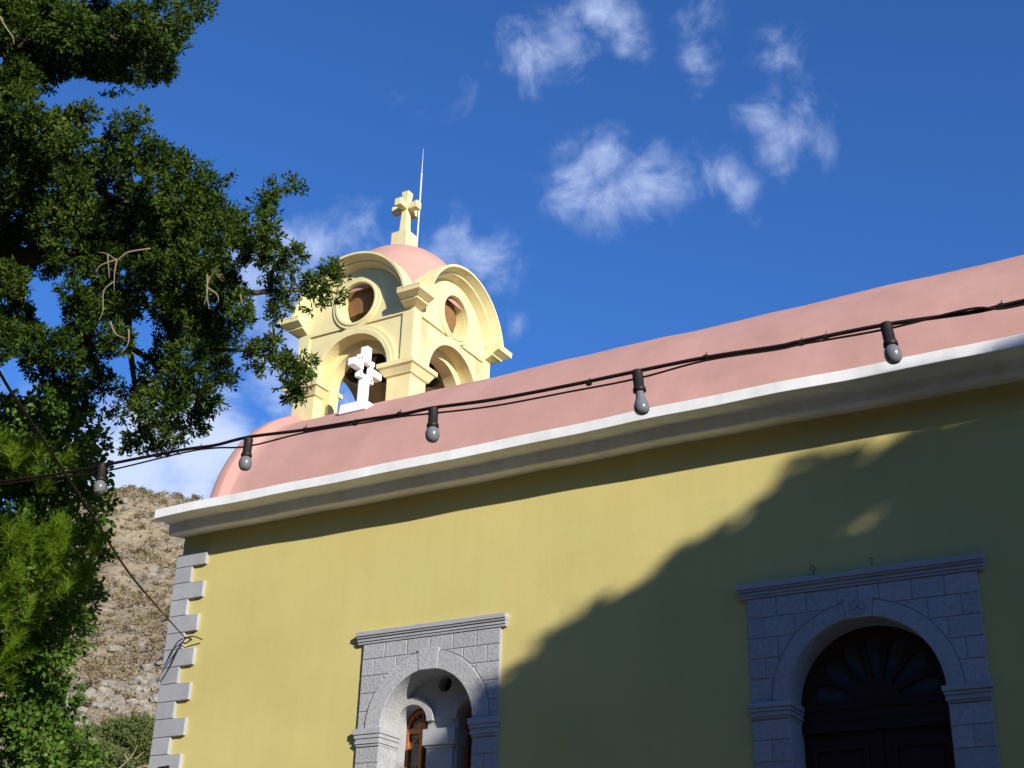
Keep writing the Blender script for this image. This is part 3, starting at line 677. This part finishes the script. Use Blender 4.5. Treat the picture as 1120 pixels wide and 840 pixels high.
for i, (x, y) in enumerate(BX):
    t = thing('hanging_bulb', blab[i], 'light bulb', at(x, y, Zc(x)-.006), 'bulbs of the string lights')
    t.rotation_euler = (0, -tilt[i], RNG.random()*.4)
    for src in (so_mesh, pr_mesh if i == 3 else rd_mesh):
        c = src.copy(); COL.objects.link(c); c.parent = t; c.location = (0,0,-.004)
for o in (so_mesh, rd_mesh, pr_mesh): bpy.data.objects.remove(o)

# thin overhead wire fixed to the corner of the church
hk = Vector((-11.62, 11.90, 4.215)); Zh = float(CR[2] @ np.array(hk))
wp = [(-60,292,5.2),(0,408,5.9),(30,455,6.2),(62,504,6.7),(100,562,7.5),(140,625,9.2),(175,667,11.4)]
wire = thing('overhead_wire', 'thin dark wire running down to the corner blocks of the church', 'wire', hk)
MB().tube(smooth_path([at(x, y, Z_) for x, y, Z_ in wp]+[hk]), .007, 6).build('wire_strand', M_CABLE, wire)
k_ = MB().tube([hk+Vector((.0,.15,0)), hk+Vector((.02,.02,.01)), hk], .012, 6)
k_.tube(smooth_path([hk, hk+Vector((-.10,-.02,-.05)), hk+Vector((-.20,.0,-.19)), hk+Vector((-.24,.0,-.25))]), .008, 6)
k_.tube(smooth_path([hk+Vector((.22,.06,-.03)), hk+Vector((.12,-.02,.0)), hk+Vector((-.02,-.02,-.06)), hk+Vector((-.18,.0,-.32)), hk+Vector((-.28,.0,-.46))]), .008, 6)
k_.build('wire_anchor', M_IRON, wire)
ck = Vector((-11.66, 11.93, 2.74))
w2 = MB().tube(smooth_path([ck, ck+Vector((-.14,0,-.12)), ck+Vector((-.30,.0,-.34)), ck+Vector((-.34,.1,-.8)), ck+Vector((-.34,.1,-2.4))]), .008, 6).tube([ck, ck+Vector((-.30,.05,.0))], .007, 6).tube([ck, ck+Vector((0,.1,0))], .012, 6)
tag(w2.build('service_cable', M_CABLE), 'short dark cable clipped low on the corner blocks of the church', 'cable')

# ------------------------------------------------------------------ trees
def pb(px, py, r, Z, k=1.0, zr=1.0, w=1.0):          # a foliage clump seen at a pixel, Z metres ahead
    p = at(px, py, Z); q = r*Z/F*k; return (p.x, p.y, p.z, q, q, q*zr, w)
CY = [(20,18,30),(55,22,32),(88,38,28),(108,14,17),(128,42,26),(150,20,18),(158,52,25),(185,42,18),(178,14,14),(205,12,14),(222,8,11),(196,30,12),(172,74,18),(120,76,22),(140,84,16),(95,62,24),(62,66,22),(40,80,22),(14,88,26),(8,22,26),
      (20,118,24),(12,150,26),(45,140,22),(72,140,18),(88,128,13),(98,119,7),(38,172,22),(68,160,16),(12,190,28),(86,150,10),
      (135,137,12),(150,133,10),(160,134,5),(128,158,15),(150,160,15),(112,172,15),(100,192,22),(80,200,20),(50,205,24),(140,190,22),(172,170,15),(190,180,17),(208,190,15),(224,182,6),(226,200,9),(240,198,7),(250,199,5),
      (165,210,24),(195,220,24),(225,225,18),(238,232,14),(250,240,13),(210,245,24),(235,255,20),(262,252,14),(278,262,15),(295,258,14),(292,240,9),(286,225,11),(292,214,9),(302,206,8),(316,202,7),(326,205,4),
      (255,275,18),(278,280,15),(300,278,12),(318,280,11),(328,277,7),(312,298,8),(286,300,9),(298,318,13),(306,338,11),(295,348,8),(318,312,7),(332,320,8),(345,314,12),(358,304,12),(366,296,9),(374,306,5),(366,325,8),(350,330,7),(340,338,5),
      (20,235,28),(55,245,26),(90,240,26),(125,240,26),(155,250,24),(185,265,24),(215,280,24),(238,300,20),(252,318,16),(262,335,14),(268,350,10),(20,275,26),(10,310,22),(75,280,24),(110,285,24),(145,290,22),(175,300,24),(205,315,24),(232,335,20),(250,358,14),
      (78,320,14),(90,345,20),(20,345,20),(15,375,18),(45,375,18),(110,330,22),(140,330,20),(182,340,18),(205,355,24),(232,368,18),(70,385,20),(100,380,20),(128,372,16),(180,385,18),(205,395,22),(230,390,18),(242,408,13),(252,415,8),(235,418,8),(268,378,10),(280,386,10),(295,380,10),(300,372,6),(308,396,11),(292,398,8),(275,400,7),
      (322,400,13),(336,402,10),(344,400,5),(326,418,11),(318,430,9),(330,434,7),(312,422,6),(40,400,16),(65,410,18),(95,408,18),(115,420,14),(165,410,14),(188,420,20),(212,425,16),(150,432,12),(176,445,20),(200,450,18),(190,475,14),(212,468,10),(226,446,12),(236,442,7),(220,458,8),
      (160,440,12),(148,452,10),(150,470,10),(140,485,9),(158,488,10),(172,478,14),(176,495,6),(135,440,7),(128,455,6),(60,430,14),(90,432,14)]
blobs = [];
for (x, y, r) in CY:
    Z = 7.4+RNG.normal()*.35+(.6 if (y > 395 and x < 140) else 0)
    blobs.append(pb(x, y, r, Z, .92))
    if x < 250 and y < 385 and r > 15: blobs.append(pb(x-6+RNG.normal()*8, y+RNG.normal()*6, r, Z+.7+RNG.random()*.7, .9, w=.8))
for i in range(70):                                    # the rest of the crown, left of the picture
    x = -20-420*RNG.random(); y = -150+600*RNG.random(); blobs.append(pb(x, y, 32+20*RNG.random(), 7.4+1.6*RNG.random()-.6, 1, w=.7))
for i in range(24):
    blobs.append(pb(-60+200*RNG.random(), -25-130*RNG.random(), 30, 7.4+RNG.random(), 1, w=.7))
def gap(px, py, V, hx, hy):                            # openings between branches
    c = V.mean(axis=1); q = c@CR.T; X = 560+F*q[:,0]/q[:,2]; Y = 420+F*q[:,1]/q[:,2]
    return ((X-px)/hx)**2+((Y-py)/hy)**2 > 1+.35*RNG.normal(size=len(X))
cyp = thing('cypress_tree', 'dark cypress with ragged branches reaching in front of the bell tower', 'tree', (-7.5, 5.4, GZ))
V = leaves(blobs, 9000, .027, .060, 20, axis_up=.35, jit=.42, shell=.52, width=.36, spread=.7)
for (a_, b_, c_, d_) in ((44,325,9,16),(60,340,9,15),(50,345,14,8),(160,372,8,11),(133,402,8,9),(8,428,26,22),(0,62,4,12),(135,298,4,5),(276,300,13,9),(285,330,7,20),(150,195,7,5),(105,95,44,7),(275,365,8,5)):
    V = V[gap(a_, b_, V, c_, d_)]
quads_mesh('crown', V, M_CYP, cyp)
trunk_top = at(-170, -60, 8.0)
base = Vector((trunk_top.x-.2, trunk_top.y-.1, GZ))
MB().tube([base, base.lerp(trunk_top,.35)+Vector((.08,.05,0)), base.lerp(trunk_top,.7), trunk_top, trunk_top+Vector((.1,0,2.2))], [.30,.24,.20,.15,.04], 12).build('trunk', M_BARK, cyp, smooth=True)
LB = [([(-170,330),(-60,300),(40,278),(100,282),(160,272),(215,285),(262,318),(300,318),(345,318)], .060, .006), ([(-170,250),(-50,190),(60,160),(150,150)], .05, .006), ([(-170,120),(-60,70),(60,45),(150,40),(215,15)], .06, .005),
      ([(100,282),(135,330),(142,380),(150,440),(155,480)], .028, .006), ([(160,272),(205,330),(212,380),(270,384),(330,405)], .024, .004), ([(60,160),(120,215),(200,235),(280,250),(300,215),(322,203)], .024, .003), ([(142,380),(185,410),(195,460)], .02, .004),
      ([(-170,420),(-60,360),(30,350),(60,400)], .04, .006)]
for pts, r0, r1 in LB:
    P_ = smooth_path([at(x, y, 7.7 + (0.3 if x < 0 else 0)) for x, y in pts], 4)
    MB().tube(P_, list(np.linspace(r0, r1, len(P_))), 8).build('branch', M_BARK, cyp, smooth=True)
for pts in ([(165,272),(140,276),(128,284),(118,278),(108,276)], [(128,284),(126,300),(124,318)], [(128,284),(112,290),(106,297)], [(118,278),(120,290),(120,304)], [(126,308),(114,318),(112,340),(108,350)], [(120,352),(126,365),(138,370)], [(226,300),(227,320),(222,333)], [(230,302),(226,318),(229,338)], [(227,315),(238,322),(240,330)], [(262,322),(264,334)], [(0,18),(8,30),(14,40),(14,48)], [(142,360),(140,375),(134,386)]):
    P_ = smooth_path([at(x+RNG.normal()*.8, y, 6.75) for x, y in pts], 4); MB().tube(P_, list(np.linspace(.0045, .0015, len(P_))), 5).build('dry_twig', M_TWIG, cyp)

# green broadleaf tree low at the left
BT = [(70,450,28),(45,470,30),(15,480,26),(95,460,22),(100,490,22),(80,500,28),(40,510,32),(10,520,28),(105,520,16),(110,545,14),(80,540,28),(45,555,30),(10,565,30),(108,568,15),(104,592,16),(75,585,28),(40,600,30),(10,610,30),(108,612,10),(92,622,18),(60,630,30),(25,645,30),(98,648,16),(75,665,24),(40,680,30),(10,690,30),(88,680,16),(80,705,17),(50,715,26),(20,730,30),(66,738,18),(40,752,24),(10,770,30),(55,775,22),(75,785,14),(35,800,28),(70,815,24),(10,830,28),(95,835,22),(50,840,28),(80,765,8),(20,445,14),(60,435,18)]
blobs = []
for (x, y, r) in BT:
    Z = 8.2+RNG.normal()*.18; blobs.append(pb(x, y, r, Z, .95)); blobs.append(pb(x-8, y+RNG.normal()*8, r, Z+.6, .9, w=.8))
for i in range(60): blobs.append(pb(-20-260*RNG.random(), 420+620*RNG.random(), 40, 8.4+1.2*RNG.random(), 1, w=.6))
for i in range(20): blobs.append(pb(-20+110*RNG.random(), 860+160*RNG.random(), 34, 8.4+RNG.random(), 1, w=.6))
brd = thing('broadleaf_tree', 'bright green leafy tree filling the lower left beside the hillside', 'tree', (at(-60, 900, 8.9).x, at(-60, 900, 8.9).y, GZ))
V = leaves(blobs, 2400, .036, .078, 12, axis_up=.2, jit=.9, shell=.4, width=.62)
quads_mesh('crown', V, M_BROAD, brd)
bt = at(-60, 620, 9.0); bb_ = Vector((bt.x, bt.y, GZ))
MB().tube([bb_, bb_.lerp(bt,.5)+Vector((.1,0,0)), bt, at(10, 500, 8.9)], [.2,.16,.12,.03], 10).build('trunk', M_BARK, brd, smooth=True)
for pts in ([(-60,620),(0,600),(60,560),(95,540)], [(-60,700),(0,700),(50,690),(80,650)], [(-50,560),(10,530),(60,470)], [(-60,800),(0,790),(40,760)]):
    P_ = smooth_path([at(x, y, 8.8) for x, y in pts], 4); MB().tube(P_, list(np.linspace(.07,.01,len(P_))), 7).build('branch', M_BARK, brd, smooth=True)
# pine sprays in front
def needles(tufts, n, ln, wd):
    out = []
    for (c, ax, r) in tufts:
        ax = np.array(ax); k = n
        t = RNG.random((k,1)); base = np.array(c)+ax*(t-.5)*r
        d = nrm(ax*.9+RNG.normal(size=(k,3))*.55); s_ = nrm(np.cross(d, RNG.normal(size=(k,3))))
        L = ln*(.7+.5*RNG.random((k,1)))
        out.append(np.stack([base-s_*wd, base+s_*wd, base+d*L+s_*wd*.3, base+d*L-s_*wd*.3], 1))
    return np.concatenate(out)
pine = thing('pine_tree', 'pine with bright green long needles in front of the leafy tree at left', 'tree', (at(-160, 700, 7.8).x, at(-160, 700, 7.8).y, GZ))
tufts = []; br = []
for (x, y, n_) in ((10,492,7),(30,505,7),(50,515,5),(0,520,6),(25,600,8),(55,585,8),(75,590,6),(5,585,7),(90,600,4),(20,630,7),(45,640,8),(70,635,7),(88,622,4),(10,660,7),(35,670,6),(15,700,7),(0,730,6),(60,610,7),(-20,560,8),(-40,620,9),(-30,680,9),(-60,520,8),(-60,740,8)):
    for j in range(n_):
        p = at(x+RNG.normal()*9, y+RNG.normal()*9, 7.78+RNG.normal()*.09); ax = nrm(np.array([.55,-.25,.55])+RNG.normal(size=3)*.45)
        tufts.append((tuple(p), ax, .14))
V = needles(tufts, 150, .075, .0013)
quads_mesh('needles', V, M_PINE, pine)
pt = at(-160, 560, 7.8); pbs = Vector((pt.x, pt.y, GZ))
MB().tube([pbs, pbs.lerp(pt,.6)+Vector((.05,0,0)), pt, at(-150,420,7.8)], [.12,.09,.05,.01], 8).build('trunk', M_BARK, pine, smooth=True)
for pts in ([(-160,620),(-60,620),(20,615),(80,605)], [(-160,560),(-70,530),(0,508),(45,515)], [(-160,720),(-60,700),(10,675),(60,640)], [(-160,740),(-60,740),(0,725)]):
    P_ = smooth_path([at(x, y, 7.92) for x, y in pts], 4); MB().tube(P_, list(np.linspace(.03,.006,len(P_))), 6).build('branch', M_BARK, pine, smooth=True)
# dense unseen trees added to keep the low sky off the shaded wall
gt = [(3.8,6.4,8.4,2.6),(-26,-8,13,7),(-16,-11,15,7.5),(-6,-10,16,7),(4,-12,16,7),(14,-20,15,7),(-34,2,12,6),(-42,12,10,6)]
for i, (x, y, h, r) in enumerate(gt):
    t = thing('sky_block_tree', 'dense dark tree added out of view across from the church to block low sky' if i else 'small dense tree added out of view right of the doorway to block sky light', 'tree', (x, y, GZ), 'added trees blocking the sky across from the church' if i else None)
    bl = []
    for j in range(60):
        d = nrm(RNG.normal(size=3)); k_ = RNG.random()**.4; q = r*.30
        bl.append((x+d[0]*r*k_*.8, y+d[1]*r*k_*.8, GZ+h*.56+d[2]*h*.40*k_, q, q, q*.9))
    quads_mesh('crown', leaves(bl, 90, .42, .5, 7, axis_up=.2, jit=.9, shell=.2, width=.6), M_SHADE, t)
    MB().tube([(x,y,GZ),(x+.1,y,GZ+h*.3),(x,y+.1,GZ+h*.7)], [.3,.22,.08], 10).build('trunk', M_BARK, t, smooth=True)
# bushes on the slope
def hill_hit(px, py):
    for k in range(60):
        d = ray(px, py+k); d = d/np.hypot(d[0], d[1])
        for uu in np.arange(40, 150, .25):
            q = d*uu
            if q[2] < hill_full(np.array([q@HD]), np.array([q@HS]))[0]: return q
def bush(px, py, rp, label, n=6, dens=520, leaf=.11, mt=None):
    q = hill_hit(px, py); Z = float(CR[2]@q); r = rp*Z/F
    t = thing('bush', label, 'bush', tuple(q))
    bl = [(q[0]+RNG.normal()*r*.4, q[1]+RNG.normal()*r*.3, q[2]+r*(.2+.5*RNG.random()), r*.6, r*.6, r*.5) for i in range(n)]
    quads_mesh('foliage', leaves(bl, dens, leaf, leaf*1.4, 8, axis_up=.5, shell=.3, width=.5), mt or M_BUSH, t)
    sb = MB()
    for i in range(5): sb.tube([Vector(q)+Vector((0,0,-.1)), Vector(q)+Vector((RNG.normal()*r*.3, RNG.normal()*r*.3, r*.6))], [.05*r+.01, .01], 5)
    sb.build('stems', M_BARK, t)
bush(138, 835, 46, 'rounded green and brown bush at the foot of the slope by the corner blocks', 12)
bush(105, 845, 34, 'lower green bush between the leafy tree and the rounded bush', 8)
bush(155, 532, 4, 'tiny dark bush on the skyline of the hill nearest the roof', 3, 300, .2)
bush(125, 541, 6, 'low bush on the skyline of the hill beside the leafy tree', 3, 300, .2)
bush(213, 534, 4, 'tiny bush on the skyline of the hill, touching the gable', 3, 300, .2)
q = hill_hit(150, 838); Zt = float(CR[2]@q)-3; dt = MB()
for pts in ([(128,842),(140,832),(148,820),(150,816)], [(150,840),(165,836),(175,830)], [(140,832),(136,824)], [(160,838),(170,840)], [(148,830),(158,822)]):
    P_ = smooth_path([at(x, y, Zt) for x, y in pts], 3); dt.tube(P_, list(np.linspace(.035,.012,len(P_))), 5)
dt.tube([at(128,842,Zt), at(128,870,Zt)], .04, 5)
tag(dt.build('dead_shrub', M_TWIG), 'leafless pale shrub in front of the rounded bush at the bottom', 'shrub')

# tall tree outside the picture to the right whose shadow falls on the wall
TYS = 4.0
def shp(x, z, dy_=0):            # crown point that shades the wall point (x, z)
    y = TYS+dy_; k = YW-y; return (x+1.7*k, y, z+.70*k)
def wp(px, py, dz=.16): r = ray(px, py); return (r[0]/r[1]*YW, r[2]/r[1]*YW-dz)
OUT = [wp(*p, float(np.interp(p[0], [560,640,720,800,900,1120], [-.02,.08,.26,.42,.46,.40]))) for p in ((546,745),(575,716),(600,695),(650,678),(700,655),(756,610),(800,586),(850,563),(895,550),(930,530),(970,505),(1010,496),(1060,484),(1120,471))]
OUT.append((OUT[-1][0]+.7, OUT[-1][1]+.05))
STROKES = [(700,662,728,630,.07),(728,645,752,612,.08),(752,620,782,592,.07),(835,580,862,545,.08),(850,565,890,514,.085),(880,560,918,524,.07),(905,555,940,524,.06),(955,520,985,488,.07),(975,508,1003,480,.07),(1010,505,1040,478,.06),(1045,496,1075,468,.07),(1075,490,1105,462,.07),(1100,480,1135,452,.07),(610,700,632,680,.06),(655,685,675,662,.055)]
shd = thing('shade_tree', 'tall dense tree to the right of the church casting its shadow on the wall', 'tree', (11.5, 4.0, GZ))
blobs = []
for i, (x, z) in enumerate(OUT):
    r = .30+.08*RNG.random(); c = shp(x+.24, z-.50+RNG.normal()*.03, RNG.normal()*.6); blobs.append((*c, r, r*1.6, r, 1.2))
for (xa, ya, xb, yb, r0) in STROKES:
    dd = RNG.normal()*.4; a_, b_ = wp(xa, ya, .14), wp(xb+.35*(xb-xa), yb+.35*(yb-ya), .12)
    for q_ in range(8):
        e_ = q_/7; c = shp(a_[0]+(b_[0]-a_[0])*e_, a_[1]+(b_[1]-a_[1])*e_, dd); rr = 1.45*r0*(1-.5*e_); blobs.append((c[0],c[1],c[2], rr, rr*1.3, rr, 2.4))
for x in np.arange(-7.0, 0.4, .26):              # solid foliage just inside the ragged edge
    zt = np.interp(x, [o[0] for o in OUT]+[.4], [o[1] for o in OUT]+[4.8])
    for dz_ in (.38, .58, .84, 1.14):
        for dd in (-.5, .5):
            c = shp(x+.15+RNG.normal()*.05, zt-dz_+RNG.normal()*.04, dd+RNG.normal()*.3); blobs.append((*c, .30, .45, .28, .9))
for x in np.arange(-7.0, 2.6, .55):
    zt = np.interp(x, [o[0] for o in OUT]+[0,2.6], [o[1] for o in OUT]+[4.9,4.2])
    z = zt-.98
    while z > -2.2:
        if x > -7.3+max(0,(1.2-z))*.6:
            for dd in (-.9, .9):
                r = .52; c = shp(x+RNG.normal()*.1, z+RNG.normal()*.08, dd+RNG.normal()*.5); blobs.append((*c, r, r*1.5, r, .75))
        z -= .55
V = leaves(blobs, 520, .15, .22, 8, axis_up=.2, jit=.9, shell=.1, width=.55)
quads_mesh('crown', V, M_SHADE, shd)
MB().tube([(11.5,4,GZ),(11.4,4.1,2.5),(11.5,4,5),(11.6,4,7.6),(11.8,4,9.8)], [.38,.32,.26,.18,.05], 12).build('trunk', M_BARK, shd, smooth=True)
for a_ in ((8.4,4.2,8.6),(9.8,3.6,9.4),(14,4.3,8.8),(15,3.8,7.4),(9,4.6,6.6)):
    MB().tube([(11.5,4,5), (Vector((11.5,4,5)).lerp(Vector(a_),.5)+Vector((0,0,-.3))), a_], [.14,.09,.03], 8).build('branch', M_BARK, shd, smooth=True)
